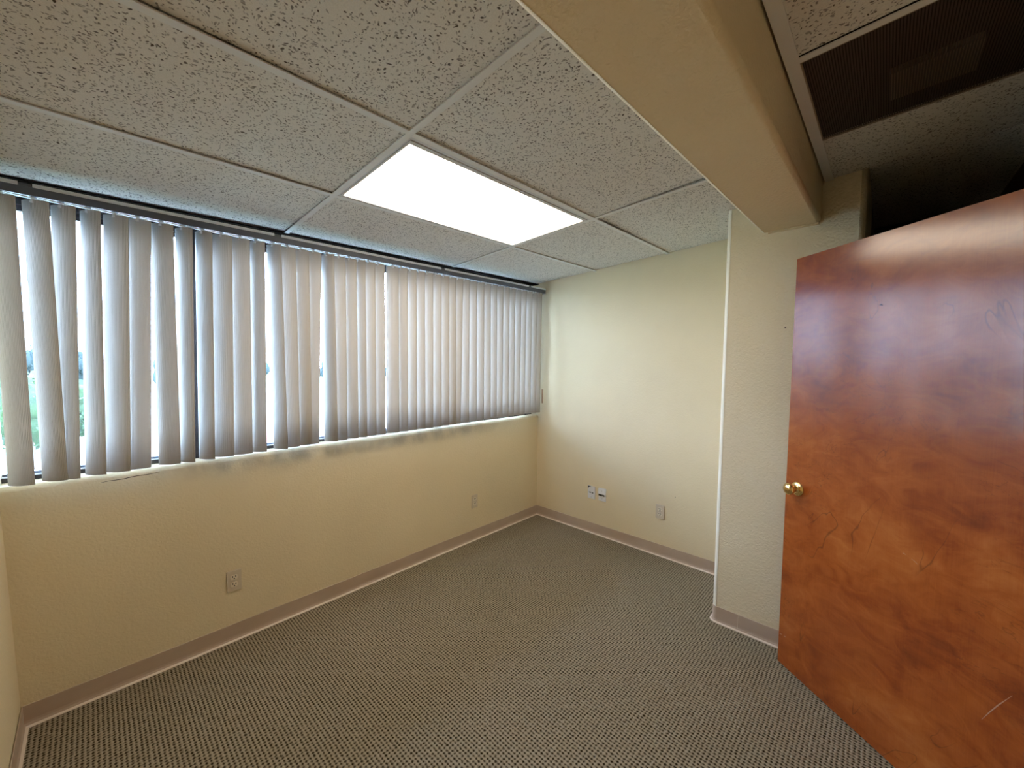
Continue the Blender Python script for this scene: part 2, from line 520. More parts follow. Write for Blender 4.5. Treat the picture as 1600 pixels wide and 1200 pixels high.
# ---- ceiling: dark deck above, tiles and tees as pieces
def slab(bm, x0, x1, y0, y1, zb, th):
    c = []
    for dz in (zb, zb + th):
        for (x, y) in ((x0, y0), (x1, y0), (x1, y1), (x0, y1)):
            c.append((x, y, cz(x, y) + dz))
    return hexa(bm, c)
bm = bmesh.new(); slab(bm, -3.6, XALC + .12, -4.6, .22, .10, .08)
CE = struct(bmobj('ceiling', bm, M_gap))
TX = [-3.53, -2.31, -1.09, 0.13]
TYS = [0.10, -0.607, -1.227, -1.845, YB0]
def tile(x0, x1, y0, y1, dz=0.006):
    g = .0085
    x0, x1 = max(x0, -3.45) + g, min(x1, 0.0 if y0 > YP0 - .2 or True else x1) - g
    bm = bmesh.new()
    sag = [random.choice((0.0, .002, .004, .009)) for _ in range(4)]
    c = []
    cor = ((x0, y0 + g), (x1, y0 + g), (x1, y1 - g), (x0, y1 - g))
    for k, (x, y) in enumerate(cor):
        c.append((x, y, cz(x, y) + dz + sag[k]))
    for k, (x, y) in enumerate(cor):
        c.append((x, y, cz(x, y) + dz + .024))
    hexa(bm, c)
    return bmobj('ceiling_tile', bm, M_tile, CE)
for i in range(3):
    for jx in range(4):
        y1, y0 = TYS[jx], TYS[jx + 1]
        if i == 1 and jx == 1: continue            # the light
        x1 = TX[i + 1]
        tile(TX[i], x1, y0, y1)
def tee(x0, x1, y0, y1, dz=0.0, th=.004, name='grid_tee', m=None):
    bm = bmesh.new(); slab(bm, x0, x1, y0, y1, dz, th)
    return bmobj(name, bm, m or M_tee, CE)
TW = .012
for x in TX[1:3]:
    tee(x - TW, x + TW, YB0, .10)
for y in TYS[1:4]:
    xs = [-3.45] + TX[1:3] + [0.0]
    for a, b in zip(xs[:-1], xs[1:]):
        tee(a + (TW if a > -3.4 else 0), b - (TW if b < -.1 else 0), y - TW, y + TW, -.0003)
# right-hand bay beyond the beam
GX0, GX1 = -1.650, -1.067
RY = -2.222
CR = .012
tee(-3.45, XP, YB1 - .040, YB1 - .007, CR, .004, 'wall_angle')
for (a, b) in ((-3.45, -2.90), (-2.88, GX0 - .024), (GX1 + .012, XP - .004)):
    bm = bmesh.new()
    x0, x1 = a + .004, b - .004
    c = []
    for dz in (CR + .006, CR + .02):
        for (x, y) in ((x0, YBACK), (x1, YBACK), (x1, RY + .004), (x0, RY + .004)):
            c.append((x, y, cz(x, y) + dz))
    hexa(bm, c); bmobj('ceiling_tile', bm, M_tile, CE)
tee(GX0 - .024, GX0, YBACK, RY, CR, .004)
tee(-2.90, -2.88, YBACK, RY, CR, .004)
bm = bmesh.new(); slab(bm, XP + .001, .64, YBACK, YP1 - .002, CR + .006, .014); bmobj('ceiling_tile', bm, M_tile, CE)
# hall ceiling
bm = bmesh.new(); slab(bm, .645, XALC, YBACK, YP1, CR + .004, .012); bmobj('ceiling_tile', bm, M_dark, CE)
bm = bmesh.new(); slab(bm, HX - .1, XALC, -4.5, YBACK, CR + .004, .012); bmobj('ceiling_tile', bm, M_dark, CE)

# ---- baseboards (cove vinyl)
def baseboard(name, path, m=M_base, seams=()):
    """path: list of (point, outward normal) in plan"""
    prof = [(0, 0.0), (.014, 0.0), (.0135, .003), (.0085, .008), (.0045, .016), (.0032, .026), (.0032, .0895), (.0022, .0915), (0, .0915)]
    bm = bmesh.new()
    fr = []
    for (p, n) in path:
        fr.append(lambda q, p=p, n=n: (p[0] + n[0] * q[0], p[1] + n[1] * q[0], q[1]))
    extrude_profile(bm, prof, fr)
    o = bmobj(name, bm, m)
    struct(o)
    bm = bmesh.new()
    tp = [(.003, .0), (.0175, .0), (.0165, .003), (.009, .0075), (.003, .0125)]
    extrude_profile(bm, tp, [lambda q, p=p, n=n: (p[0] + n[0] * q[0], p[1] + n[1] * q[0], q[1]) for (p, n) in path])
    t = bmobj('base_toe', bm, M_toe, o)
    t['label'] = 'toe of the vinyl base with its highlight put into the colour'
    return o
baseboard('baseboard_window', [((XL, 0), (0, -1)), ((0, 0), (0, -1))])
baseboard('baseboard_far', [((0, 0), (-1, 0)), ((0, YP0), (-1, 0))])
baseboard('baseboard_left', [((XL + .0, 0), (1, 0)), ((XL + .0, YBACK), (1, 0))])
rr = .022
path = [((0, YP0), (0, 1)), ((XP + rr, YP0), (0, 1))]
for k in range(1, 6):
    a = math.pi / 2 * k / 6
    path.append(((XP + rr - rr * math.sin(a), YP0 - rr + rr * math.cos(a)), (-math.sin(a), math.cos(a))))
path.append(((XP, YP0 - rr), (-1, 0)))
sy = -1.905
path.append(((XP, sy), (-1, 0)))
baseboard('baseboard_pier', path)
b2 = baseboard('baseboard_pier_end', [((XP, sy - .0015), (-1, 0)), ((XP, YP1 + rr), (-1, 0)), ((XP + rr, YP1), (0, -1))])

# ------------------------------------------------------------------ windows
YF0, YF1 = .088, .150
MUL = [-2.738, -1.215]
def window(n, x0, x1, ml, mr):
    """frame of one light: bottom rail, head, half mullions; glass pane as child"""
    bm = bmesh.new()
    bx(bm, x0, x1, YF0, YF1, .985, 1.0155)                       # black bottom rail
    hz = lambda x: 2.128 + .0215 * (x + 3.33)
    hexa(bm, [(x0, YF0, hz(x0)), (x1, YF0, hz(x1)), (x1, YF1, hz(x1)), (x0, YF1, hz(x0)), (x0, YF0, 2.62), (x1, YF0, 2.62), (x1, YF1, 2.62), (x0, YF1, 2.62)])
    if ml: bx(bm, x0, x0 + ml, YF0 - .002, YF1, 1.0155, 2.2)
    if mr: bx(bm, x1 - mr, x1, YF0 - .002, YF1, 1.0155, 2.2)
    o = bmobj('window_%d' % n, bm, M_bronze)
    struct(o)
    a, b = x0 + ml, x1 - mr
    box('lit_rail_top', a, b, YF0 + .006, YF0 + .026, 1.0155, 1.0185, M_framel, o)  # lit top of the bottom rail, painted in as a pale strip
    box('outer_rail', a, b, YF0 + .032, YF1, 1.0155, 1.028, M_frameg, o)
    bm = bmesh.new()
    hexa(bm, [(a, YF0 + .02, hz(a) - .022), (b, YF0 + .02, hz(b) - .022), (b, YF0 + .035, hz(b) - .022), (a, YF0 + .035, hz(a) - .022),
              (a, YF0 + .02, hz(a)), (b, YF0 + .02, hz(b)), (b, YF0 + .035, hz(b)), (a, YF0 + .035, hz(a))])
    bmobj('head_bead', bm, M_bronze, o)
    bm = bmesh.new(); bx(bm, a, b, YF0 + .027, YF0 + .031, 1.016, 2.19)
    bmobj('glass_pane', bm, M_glass, o)
window(1, -3.50, MUL[0], .10, .019)
window(2, MUL[0], MUL[1], .019, .025)
window(3, MUL[1], 0.0, .025, .17)  # right jamb widened behind the slats to cut daylight on the far wall

# ------------------------------------------------------------------ vertical blind
BL = tag(empty('vertical_blind', (0, 0, 0)), 'off-white vertical blind of long ribbed vinyl slats hanging across the whole window', 'blind')
def hr(x): return 2.124 + .0190 * (x + 3.33)       # underside of the headrail
X0, X1 = -3.37, -0.022
bm = bmesh.new()
hexa(bm, [(X0, -.086, hr(X0)), (X1, -.086, hr(X1)), (X1, -.038, hr(X1)), (X0, -.038, hr(X0)),
          (X0, -.086, hr(X0) + .032), (X1, -.086, hr(X1) + .032), (X1, -.038, hr(X1) + .032), (X0, -.038, hr(X0) + .032)])
HR = bmobj('headrail', bm, M_rail, BL)
cuts = [X0, -3.268, -2.387, -1.267, -0.257, X1]
for a, b in zip(cuts[:-1], cuts[1:]):
    a2, b2 = a + (.018 if a > X0 else 0), b - (.018 if b < X1 else 0)
    bm = bmesh.new()
    hexa(bm, [(a2, -.089, hr(a2) + .0305), (b2, -.089, hr(b2) + .0305), (b2, -.036, hr(b2) + .0305), (a2, -.036, hr(a2) + .0305),
              (a2, -.089, hr(a2) + .0440), (b2, -.089, hr(b2) + .0440), (b2, -.036, hr(b2) + .0440), (a2, -.036, hr(a2) + .0440)])
    bmobj('rail_lip', bm, M_lip, HR)
for x in cuts[1:-1]:
    bm = bmesh.new()
    bx(bm, x - .015, x + .015, -.089, -.034, hr(x) + .030, hr(x) + .041)
    bx(bm, x - .008, x + .008, -.036, YF0, hr(x) + .030, hr(x) + .036)
    bmobj('mounting_bracket', bm, M_rail, BL)
box('end_cap', X1 - .001, X1 + .006, -.088, -.036, hr(X1) - .003, hr(X1) + .034, mat('end_cap_plastic', (.42, .36, .33), .4), BL)

# black strip behind the rail, painting in the shadow of the ceiling gap
bm = bmesh.new()
hexa(bm, [(-3.45, .014, cz(-3.45, 0) - .004), (0, .014, cz(0, 0) - .004), (0, .09, cz(0, 0) - .004), (-3.45, .09, cz(-3.45, 0) - .004),
          (-3.45, .014, cz(-3.45, 0) + .001), (0, .014, cz(0, 0) + .001), (0, .09, cz(0, 0) + .001), (-3.45, .09, cz(-3.45, 0) + .001)])
o = bmobj('shadow_gap_strip', bm, M_gap, CE)

# every slat: carrier position, measured swivel at the top and bottom and a slight swing
SLATS = [(-3.33, 36.0, 36.0, 0.0112), (-3.246, 35.0, 36.0, 0.0152), (-3.1723, 38.5, 38.5, -0.022), (-3.0962, 48.0, 45.5, -0.018), (-3.0189, 29.0, 29.0, -0.0258), (-2.9478, 14.0, 14.0, -0.0309), (-2.8669, 31.5, 31.5, -0.0012), (-2.7876, 51.5, 55.5, -0.0147), (-2.7114, 50.0, 53.5, -0.0127), (-2.6372, 29.5, 29.5, -0.0148), (-2.5603, 14.0, 14.0, -0.0094), (-2.4836, 47.5, 47.5, -0.012), (-2.4009, 55.5, 55.5, 0.0151), (-2.335, 14.0, 14.0, 0.0047), (-2.2644, 20.5, 20.5, 0.0016), (-2.194, 14.0, 14.0, -0.028), (-2.1123, 55.0, 55.0, 0.0088), (-2.0474, 14.0, 14.0, -0.0012), (-1.9792, 26.5, 26.5, 0.0034), (-1.9166, 48.0, 48.0, 0.003), (-1.8518, 29.0, 29.0, 0.0007), (-1.7844, 22.5, 22.5, 0.002), (-1.6756, 10.0, 14.0, -0.0015), (-1.6091, 35.9, 35.9, 0.0014), (-1.5361, 38.4, 38.4, 0.0032), (-1.4659, 37.0, 37.0, 0.0049), (-1.393, 38.8, 38.8, 0.0009), (-1.3175, 39.0, 39.0, 0.0025), (-1.245, 34.5, 34.5, 0.004), (-1.1795, 34.1, 34.1, 0.0087), (-1.1058, 40.7, 40.7, -0.0195), (-1.039, 36.1, 36.1, 0.0016), (-0.9599, 35.9, 35.9, 0.0066), (-0.8784, 42.0, 42.0, 0.0046), (-0.8043, 37.8, 37.8, 0.0097), (-0.7284, 40.7, 40.7, 0.0073), (-0.6492, 37.8, 37.8, 0.0006), (-0.5721, 39.1, 39.1, 0.0017), (-0.4955, 35.2, 35.2, -0.0015), (-0.414, 39.1, 39.1, -0.0094), (-0.3428, 40.9, 40.9, -0.0087), (-0.2591, 38.2, 38.2, -0.008), (-0.1835, 39.9, 39.9, -0.0025), (-0.1148, 39.4, 39.4, -0.0068)]
HW = .0445
YC = -.062
def slat_mesh(tb, swx, swy, zt, zb):
    """local: x across, y thickness (convex to the room = -y), origin at hanger; tb = extra twist at the bottom"""
    bm = bmesh.new()
    uvl = bm.loops.layers.uv.new('UVMap')
    uvd = {}
    NX, NZ = 8, 7
    th = .0009
    F, B = [], []
    for k in range(NZ):
        t = k / (NZ - 1)
        z = zt + (zb - zt) * t
        tw = tb * t
        fr, br = [], []
        for i in range(NX + 1):
            u = -1 + 2 * i / NX
            x = HW * u; y = -.0125 * (1 - u * u)
            for lst, dy in ((fr, -th), (br, th)):
                X = x * math.cos(tw) - (y + dy) * math.sin(tw) + swx * t
                Y = x * math.sin(tw) + (y + dy) * math.cos(tw) + swy * t
                vv = bm.verts.new((X, Y, z - zt)); uvd[vv] = (x, z); lst.append(vv)
        F.append(fr); B.append(br)
    for k in range(NZ - 1):
        for i in range(NX):
            bm.faces.new((F[k][i], F[k][i + 1], F[k + 1][i + 1], F[k + 1][i]))
            bm.faces.new((B[k][i + 1], B[k][i], B[k + 1][i], B[k + 1][i + 1]))
        bm.faces.new((F[k][0], F[k + 1][0], B[k + 1][0], B[k][0]))
        bm.faces.new((F[k][NX], B[k][NX], B[k + 1][NX], F[k + 1][NX]))
    for i in range(NX):
        bm.faces.new((F[0][i], B[0][i], B[0][i + 1], F[0][i + 1]))
        bm.faces.new((F[-1][i], F[-1][i + 1], B[-1][i + 1], B[-1][i]))
    for fc in bm.faces:
        for lp in fc.loops: lp[uvl].uv = uvd[lp.vert]
    return bm
bm = bmesh.new()
bx(bm, -.0022, .0022, -.0015, .0015, -.004, .018)
bx(bm, -.0055, .0055, -.0175, -.0125, -.012, -.004, .001)
bx(bm, -.004, .004, -.0165, .002, -.004, .003)
bx(bm, -.008, .008, -.014, -.002, .006, .010)
clip_me = bpy.data.meshes.new('hanger_clip'); bm.to_mesh(clip_me); bm.free(); clip_me.materials.append(M_clip)
prev = None
for k, (x, at, ab, sw) in enumerate(SLATS):
    zt = 2.1235 + .0205 * (x + 3.2856) - .010
    zb = 1.012 + .0105 * (x + 3.29) + random.uniform(-.0015, .0015)
    a = -math.radians(at)
    # swing given along world x; express in local frame
    lxx, lyy = sw * math.cos(a), -sw * math.sin(a)
    bm = slat_mesh(-math.radians(ab - at), lxx, lyy, zt, zb)
    s = bmobj('slat', bm, M_slat, BL, smooth=True)
    s.location = (x, YC, zt); s.rotation_euler = (0, 0, a)
    c = link('hanger_clip', clip_me, None, s)
    if prev is not None:
        xm0, xm1 = prev + .006, x - .002
        bm = bmesh.new()
        z0, z1 = hr(xm0) - .0015, hr(xm1) - .0050
        hexa(bm, [(xm0, -.086, z0 - .0032), (xm1, -.082, z1 - .0032), (xm1, -.076, z1 - .0032), (xm0, -.080, z0 - .0032),
                  (xm0, -.086, z0), (xm1, -.082, z1), (xm1, -.076, z1), (xm0, -.080, z0)])
        xm0, xm1 = prev - .004, prev + .030
        z0, z1 = hr(xm0) - .0075, hr(xm1) - .0095
        hexa(bm, [(xm0, -.086, z0 - .0024), (xm1, -.084, z1 - .0024), (xm1, -.078, z1 - .0024), (xm0, -.080, z0 - .0024),
                  (xm0, -.086, z0), (xm1, -.084, z1), (xm1, -.078, z1), (xm0, -.080, z0)])
        bmobj('spacer_link', bm, M_clip, BL)
    prev = x

# small brown strip on the far wall beside the last slat
o = box('wall_strip', -.006, 0.0, -.058, -.043, 1.125, 1.262, M_brown, None, .001)
tag(o, 'narrow brown strip on the far wall beside the last blind slat', 'strip')

# ------------------------------------------------------------------ ceiling light
def cpt(x, y, dz): return Vector((x, y, cz(x, y) + dz))
LT = tag(empty('ceiling_light', cpt(-1.70, -.917, 0)), 'lit rectangular fluorescent ceiling light with a frosted lens set among the tiles', 'ceiling light')
lx0, lx1, ly0, ly1 = -2.298, -1.102, -1.215, -.619
ix0, ix1, iy0, iy1 = -2.279, -1.118, -1.176, -.638
def place_child(o, root):
    o.parent = root
    o.matrix_parent_inverse = Matrix.Translation(-root.location)
def ring_slab(bm, O, I, d0, d1):
    (a0, a1, b0, b1), (c0, c1, e0, e1) = O, I
    for (x0, x1, y0, y1) in ((a0, a1, b0, e0), (a0, a1, e1, b1), (a0, c0, e0, e1), (c1, a1, e0, e1)):
        slab(bm, x0, x1, y0, y1, d0, d1 - d0)
bm = bmesh.new()
ring_slab(bm, (lx0, lx1, ly0, ly1), (lx0 + .008, lx1 - .006, ly0 + .016, ly1 - .008), .001, .006)
ring_slab(bm, (lx0 + .010, lx1 - .008, ly0 + .020, ly1 - .010), (ix0, ix1, iy0, iy1), -.001, .006)
M_ltframe = mat('light_frame_enamel', (.62, .62, .62), .4)
o = bmobj('door_frame', bm, M_ltframe); o.name = 'lens_frame'; place_child(o, LT)
bm = bmesh.new()
ring_slab(bm, (lx0 + .001, lx1 - .001, ly0 + .001, ly1 - .001), (ix0 - .004, ix1 + .004, iy0 - .004, iy1 + .004), .008, .09)
slab(bm, lx0 + .001, lx1 - .001, ly0 + .001, ly1 - .001, .085, .005)
o = bmobj('housing', bm, M_tee); place_child(o, LT)
m = bpy.data.materials.new('lit_lens'); m.use_nodes = True
m.node_tree.nodes.clear()
out = N(m, 'ShaderNodeOutputMaterial'); em = N(m, 'ShaderNodeEmission')
co = N(m, 'ShaderNodeTexCoord').outputs['Object']
sep = N(m, 'ShaderNodeSeparateXYZ'); L(m, co, sep.inputs[0])
band = mth(m, 'COSINE', mth(m, 'MULTIPLY', sep.outputs['Y'], 2 * math.pi / .21))
st = mth(m, 'MULTIPLY', mth(m, 'MULTIPLY_ADD', band, .06, .94), LAMP_STRENGTH)
em.inputs['Color'].default_value = (1.0, .88, .71, 1)
L(m, st, em.inputs['Strength']); L(m, em.outputs[0], out.inputs[0])
bm = bmesh.new(); slab(bm, ix0 - .003, ix1 + .003, iy0 - .003, iy1 + .003, .0062, .0015)
o = bmobj('lens', bm, m); place_child(o, LT)

# ------------------------------------------------------------------ return air grille
GR = tag(empty('air_return_grille', cpt(-1.36, -2.53, CR)), 'dark perforated return air grille in the ceiling beyond the beam', 'grille')
gy1, gy0 = RY, YBACK + .004
m = mat('perforated_metal', (.055, .035, .025), .55)
co = obco(m)
sep = N(m, 'ShaderNodeSeparateXYZ'); L(m, co, sep.inputs[0])
kk = 2 * math.pi / .0062
hol = mth(m, 'ADD', mth(m, 'COSINE', mth(m, 'MULTIPLY', sep.outputs['X'], kk)), mth(m, 'COSINE', mth(m, 'MULTIPLY', sep.outputs['Y'], kk)))
hf = mth(m, 'GREATER_THAN', hol, .05)
tr = N(m, 'ShaderNodeBsdfTransparent'); mx = N(m, 'ShaderNodeMixShader')
L(m, hf, mx.inputs[0]); L(m, P(m).outputs[0], mx.inputs[1]); L(m, tr.outputs[0], mx.inputs[2])
L(m, mx.outputs[0], m.node_tree.nodes['Material Output'].inputs['Surface'])
bm = bmesh.new(); slab(bm, GX0 + .004, GX1 - .004, gy0, gy1 - .006, CR + .004, .001)
o = bmobj('perforated_panel', bm, m); place_child(o, GR)
bm = bmesh.new()
ring_slab(bm, (GX0, GX1, gy0, gy1), (GX0 + .004, GX1 - .004, gy0 + .004, gy1 - .004), CR, CR + .008)
o = bmobj('frame', bm, mat('grille_frame', (.30, .24, .18), .5)); place_child(o, GR)
bm = bmesh.new(); slab(bm, GX0 + .004, GX1 - .004, gy0, gy1 - .006, CR + .075, .004)
o = bmobj('backing', bm, M_gap); place_child(o, GR)
bm = bmesh.new(); slab(bm, -1.285, -1.10, -2.60, -2.405, CR + .045, .02)
o = bmobj('duct_baffle', bm, mat('duct_baffle', (.34, .27, .18), .7)); place_child(o, GR)

# ------------------------------------------------------------------ door (open into the room)
ang = math.atan2(DD.y, DD.x)
DR = empty('door_1', (DL.x, DL.y, 0), ang)
# local frame: +x to the hinge, local +y = away from the camera?
ly = Vector((-math.sin(ang), math.cos(ang), 0))
sgn = 1 if ly.dot(Vector((.76485, -.64421, 0))) > 0 else -1
DR['kind'] = 'structure'
DR['label'] = 'open orange-brown stained wood veneer slab door with a brass knob'
T = .044 * sgn
bm = bmesh.new()
bx(bm, 0, DW, min(0, T), max(0, T), .006, 2.0175, .0025, 2)
o = bmobj('door_leaf', bm, M_door, DR)
# knob set
kx, kz = .0690, .914
f = -sgn
bm = bmesh.new()
lathe(bm, (kx, 0, kz), (0, f, 0), [(0, .034), (.003, .034), (.007, .030), (.009, .022), (.012, .014), (.024, .0125), (.028, .016), (.034, .0240), (.042, .0285), (.050, .0275), (.056, .022), (.0595, .0125), (.0605, .0)], 40)
bmobj('door_knob', bm, M_brass, DR, smooth=True)
bm = bmesh.new()
lathe(bm, (kx, T, kz), (0, -f, 0), [(0, .034), (.003, .034), (.007, .030), (.009, .022), (.012, .014), (.024, .0125), (.028, .016), (.034, .0240), (.042, .0285), (.050, .0275), (.056, .022), (.0595, .0125), (.0605, .0)], 32)
bmobj('door_knob', bm, M_brass, DR, smooth=True)
bm = bmesh.new(); bx(bm, -.0012, .001, T / 2 - .012, T / 2 + .012, kz - .028, kz + .028)
bmobj('latch_plate', bm, M_brass, DR)
for z in (.25, 1.02, 1.80):
    bm = bmesh.new(); cyl(bm, (DW + .006, 0, z - .045), (DW + .006, 0, z + .045), .007)
    bmobj('hinge', bm, M_brass, DR)
def scuff(x0, z0, x1, z1, w, m=M_scratch, name='scratch'):
    bm = bmesh.new()
    d = Vector((x1 - x0, 0, z1 - z0)); n = Vector((-d.z, 0, d.x)).normalized() * w
    y = f * .0004
    pts = []
    for t in (0, .3, .6, 1):
        p = Vector((x0, 0, z0)) + d * t + n * (.8 * math.sin(t * 3.1)); ww = math.sin(max(.06, min(.94, t)) * math.pi)
        pts.append((p + n * .5 * ww, p - n * .5 * ww))
    rows = [[bm.verts.new((q[0].x, y, q[0].z)), bm.verts.new((q[1].x, y, q[1].z)), bm.verts.new((q[1].x, 0, q[1].z)), bm.verts.new((q[0].x, 0, q[0].z))] for q in pts]
    for A, B in zip(rows[:-1], rows[1:]):
        for i in range(4): bm.faces.new((A[i], A[(i + 1) % 4], B[(i + 1) % 4], B[i]))
    bmobj(name, bm, m, DR)
def door_pt(u, v):
    d = FW + RT * ((u - PX) / FPX) + UP * ((PY - v) / FPX)
    n = Vector((.76485, -.64421, 0)); t = (DL - CAM).dot(n) / d.dot(n)
    q = CAM + d * t - DL
    return q.dot(DD), q.z
def scuff_at(u0, v0, u1, v1, w, **k):
    a = door_pt(u0, v0); b = door_pt(u1, v1); scuff(a[0], a[1], b[0], b[1], w, **k)
scuff_at(1534, 1124, 1582, 1087, .0028)
scuff_at(1218, 990, 1222, 992, .0025)
scuff_at(1225, 994, 1228, 996, .0025)
scuff_at(1410, 864, 1415, 867, .002)
scuff_at(1424, 873, 1434, 882, .0015)
scuff_at(1374, 477, 1379, 478, .005, m=M_mark, name='dark_nick')

# ------------------------------------------------------------------ wall plates
def outlet(name, loc, rz, label, group=None, m=M_ivory):
    """local: plate in the x-z plane, facing -y"""
    t = tag(empty(name, loc, rz), label, 'outlet', group)
    bm = bmesh.new(); bx(bm, -.0345, .0345, -.0075, 0, -.057, .057, .0030, 2)
    pl = bmobj('cover_plate', bm, m, t)
    for s in (-1, 1):
        zc = s * .0195
        bm = bmesh.new()
        pr = []
        for k in range(24):
            a = 2 * math.pi * k / 24
            pr.append((.0172 * math.cos(a), max(-.0125, min(.0125, .0172 * math.sin(a)))))
        extrude_profile(bm, pr, [lambda q: (q[0], -.0050, zc + q[1]), lambda q: (q[0], -.0094, zc + q[1])])
        r = bmobj('receptacle', bm, M_ivory2, t)
        bm = bmesh.new()
        bx(bm, -.0090, -.0050, -.0098, -.006, zc + .0002, zc + .0095)
        bx(bm, .0050, .0090, -.0098, -.006, zc + .0005, zc + .0090)
        cyl(bm, (0, -.006, zc - .0068), (0, -.0098, zc - .0068), .0036, n=12)
        bmobj('slots', bm, M_black, r)
    bm = bmesh.new(); cyl(bm, (0, -.005, 0), (0, -.0086, 0), .0032, n=14)
    bmobj('screw', bm, M_screw, t)
    return t
outlet('wall_outlet', (-2.6125, 0, .3295), 0, 'beige duplex power outlet low on the window wall, nearer the camera')
outlet('wall_outlet', (-.8575, 0, .3370), 0, 'beige duplex power outlet low on the window wall, close to the far corner')
outlet('wall_outlet', (0, -1.2290, .3540), -math.pi / 2, 'beige duplex power outlet low on the far wall near the pier')
# data plates
t = tag(empty('data_plate', (0, -.6185, .3668), -math.pi / 2), 'white data plate with a chipped dark corner, left one on the far wall', 'wall plate')
bm = bmesh.new(); bx(bm, -.036, .036, -.0055, 0, -.057, .057, .0018, 2); pl = bmobj('cover_plate', bm, M_white, t)
bm = bmesh.new(); bx(bm, -.021, -.003, -.0066, -.005, -.006, .002); bx(bm, .005, .020, -.0066, -.005, -.0075, .001); bmobj('port', bm, M_black, t)
bm = bmesh.new()
pr = [(-.0345, .055), (-.006, .054), (-.004, .046), (-.012, .049), (-.022, .046), (-.028, .037), (-.0345, .036)]
extrude_profile(bm, pr, [lambda q: (q[0], -.0050, q[1]), lambda q: (q[0], -.0060, q[1])])
bmobj('chipped_corner', bm, M_black, t)
bm = bmesh.new(); cyl(bm, (0, -.005, -.043), (0, -.0064, -.043), .003, n=12); bmobj('screw', bm, M_screw, t)
t = tag(empty('data_plate', (0, -.7260, .3690), -math.pi / 2), 'white data plate with a raised upper half over black ports, right of the two', 'wall plate')
bm = bmesh.new(); bx(bm, -.036, .036, -.0055, 0, -.057, .057, .0018, 2); pl = bmobj('cover_plate', bm, M_white, t)
bm = bmesh.new(); bx(bm, -.0355, .0355, -.016, -.005, .004, .0565, .002, 2); hb = bmobj('raised_housing', bm, M_white, t)
bm = bmesh.new(); bx(bm, -.030, -.010, -.0145, -.005, -.010, .004); bx(bm, -.008, .010, -.0125, -.005, -.006, .004); bx(bm, .010, .020, -.0125, -.005, -.010, .004); bmobj('port', bm, M_black, t)
bm = bmesh.new(); cyl(bm, (0, -.015, .035), (0, -.0168, .035), .003, n=12); bmobj('screw', bm, M_screw, t)
bm = bmesh.new(); cyl(bm, (0, -.005, -.035), (0, -.0068, -.035), .003, n=12); bmobj('screw', bm, M_screw, t)

# nail holes
def nail_hole(loc, ax, label, r=.004):
    bm = bmesh.new(); p = Vector(loc); q = p + Vector(ax) * .0012
    cyl(bm, p, q, r, r * .7, n=10)
    tag(bmobj('nail_hole', bm, M_mark), label, 'nail hole')
nail_hole((XP, -2.060, 1.701), (-1, 0, 0), 'small dark nail hole in the pier beside the door')
nail_hole((0, -1.3375, .495), (-1, 0, 0), 'tiny dark mark on the far wall above the outlet by the pier', .003)

# crack in the paint under the sill
bm = bmesh.new()
pts = []
for i in range(9):
    tt = i / 8
    x = -3.10 + .20 * tt
    pts.append((x, .962 + .010 * tt + .0015 * math.sin(i * 1.7)))
rows = []
for i, (x, z) in enumerate(pts):
    wd = .0014 * math.sin(math.pi * (.08 + .84 * i / 8)) + .0002
    rows.append([bm.verts.new((x, -.0006, z - wd)), bm.verts.new((x, -.0006, z + wd)), bm.verts.new((x, .001, z + wd)), bm.verts.new((x, .001, z - wd))])
for A, B in zip(rows[:-1], rows[1:]):
    for i in range(4): bm.faces.new((A[i], A[(i + 1) % 4], B[(i + 1) % 4], B[i]))
bmobj('paint_crack', bm, M_mark, bpy.data.objects['wall_window'])

# ------------------------------------------------------------------ outdoors, seen between the slats
GZ = -7.5
M_grass = mat('lawn', (.16, .24, .13), .95)
M_asph = mat('asphalt', (.38, .38, .39), .9)
M_conc = mat('pale_concrete', (.50, .49, .46), .85)
co = obco(M_grass)
L(M_grass, ramp(M_grass, noise(M_grass, co, .6, 5), [(.3, (.26, .33, .24)), (.7, (.32, .38, .29))]), P(M_grass).inputs['Base Color'])
struct(box('ground', -400, 400, 6, 600, GZ - .4, GZ, M_grass))
struct(box('road', -200, 200, 33, 38, GZ, GZ + .05, M_conc))
struct(box('parking_lot', -6, 120, 40, 100, GZ, GZ + .04, M_asph))
M_leaf = mat('leaves', (.07, .16, .04), .8)
co = obco(M_leaf)
L(M_leaf, ramp(M_leaf, noise(M_leaf, co, 2.5, 4), [(.35, (.012, .032, .010)), (.65, (.035, .070, .020))]), P(M_leaf).inputs['Base Color'])
M_leafd = mat('distant_leaves', (.018, .032, .032), .9)
M_bark = mat('bark', (.12, .09, .06), .9)
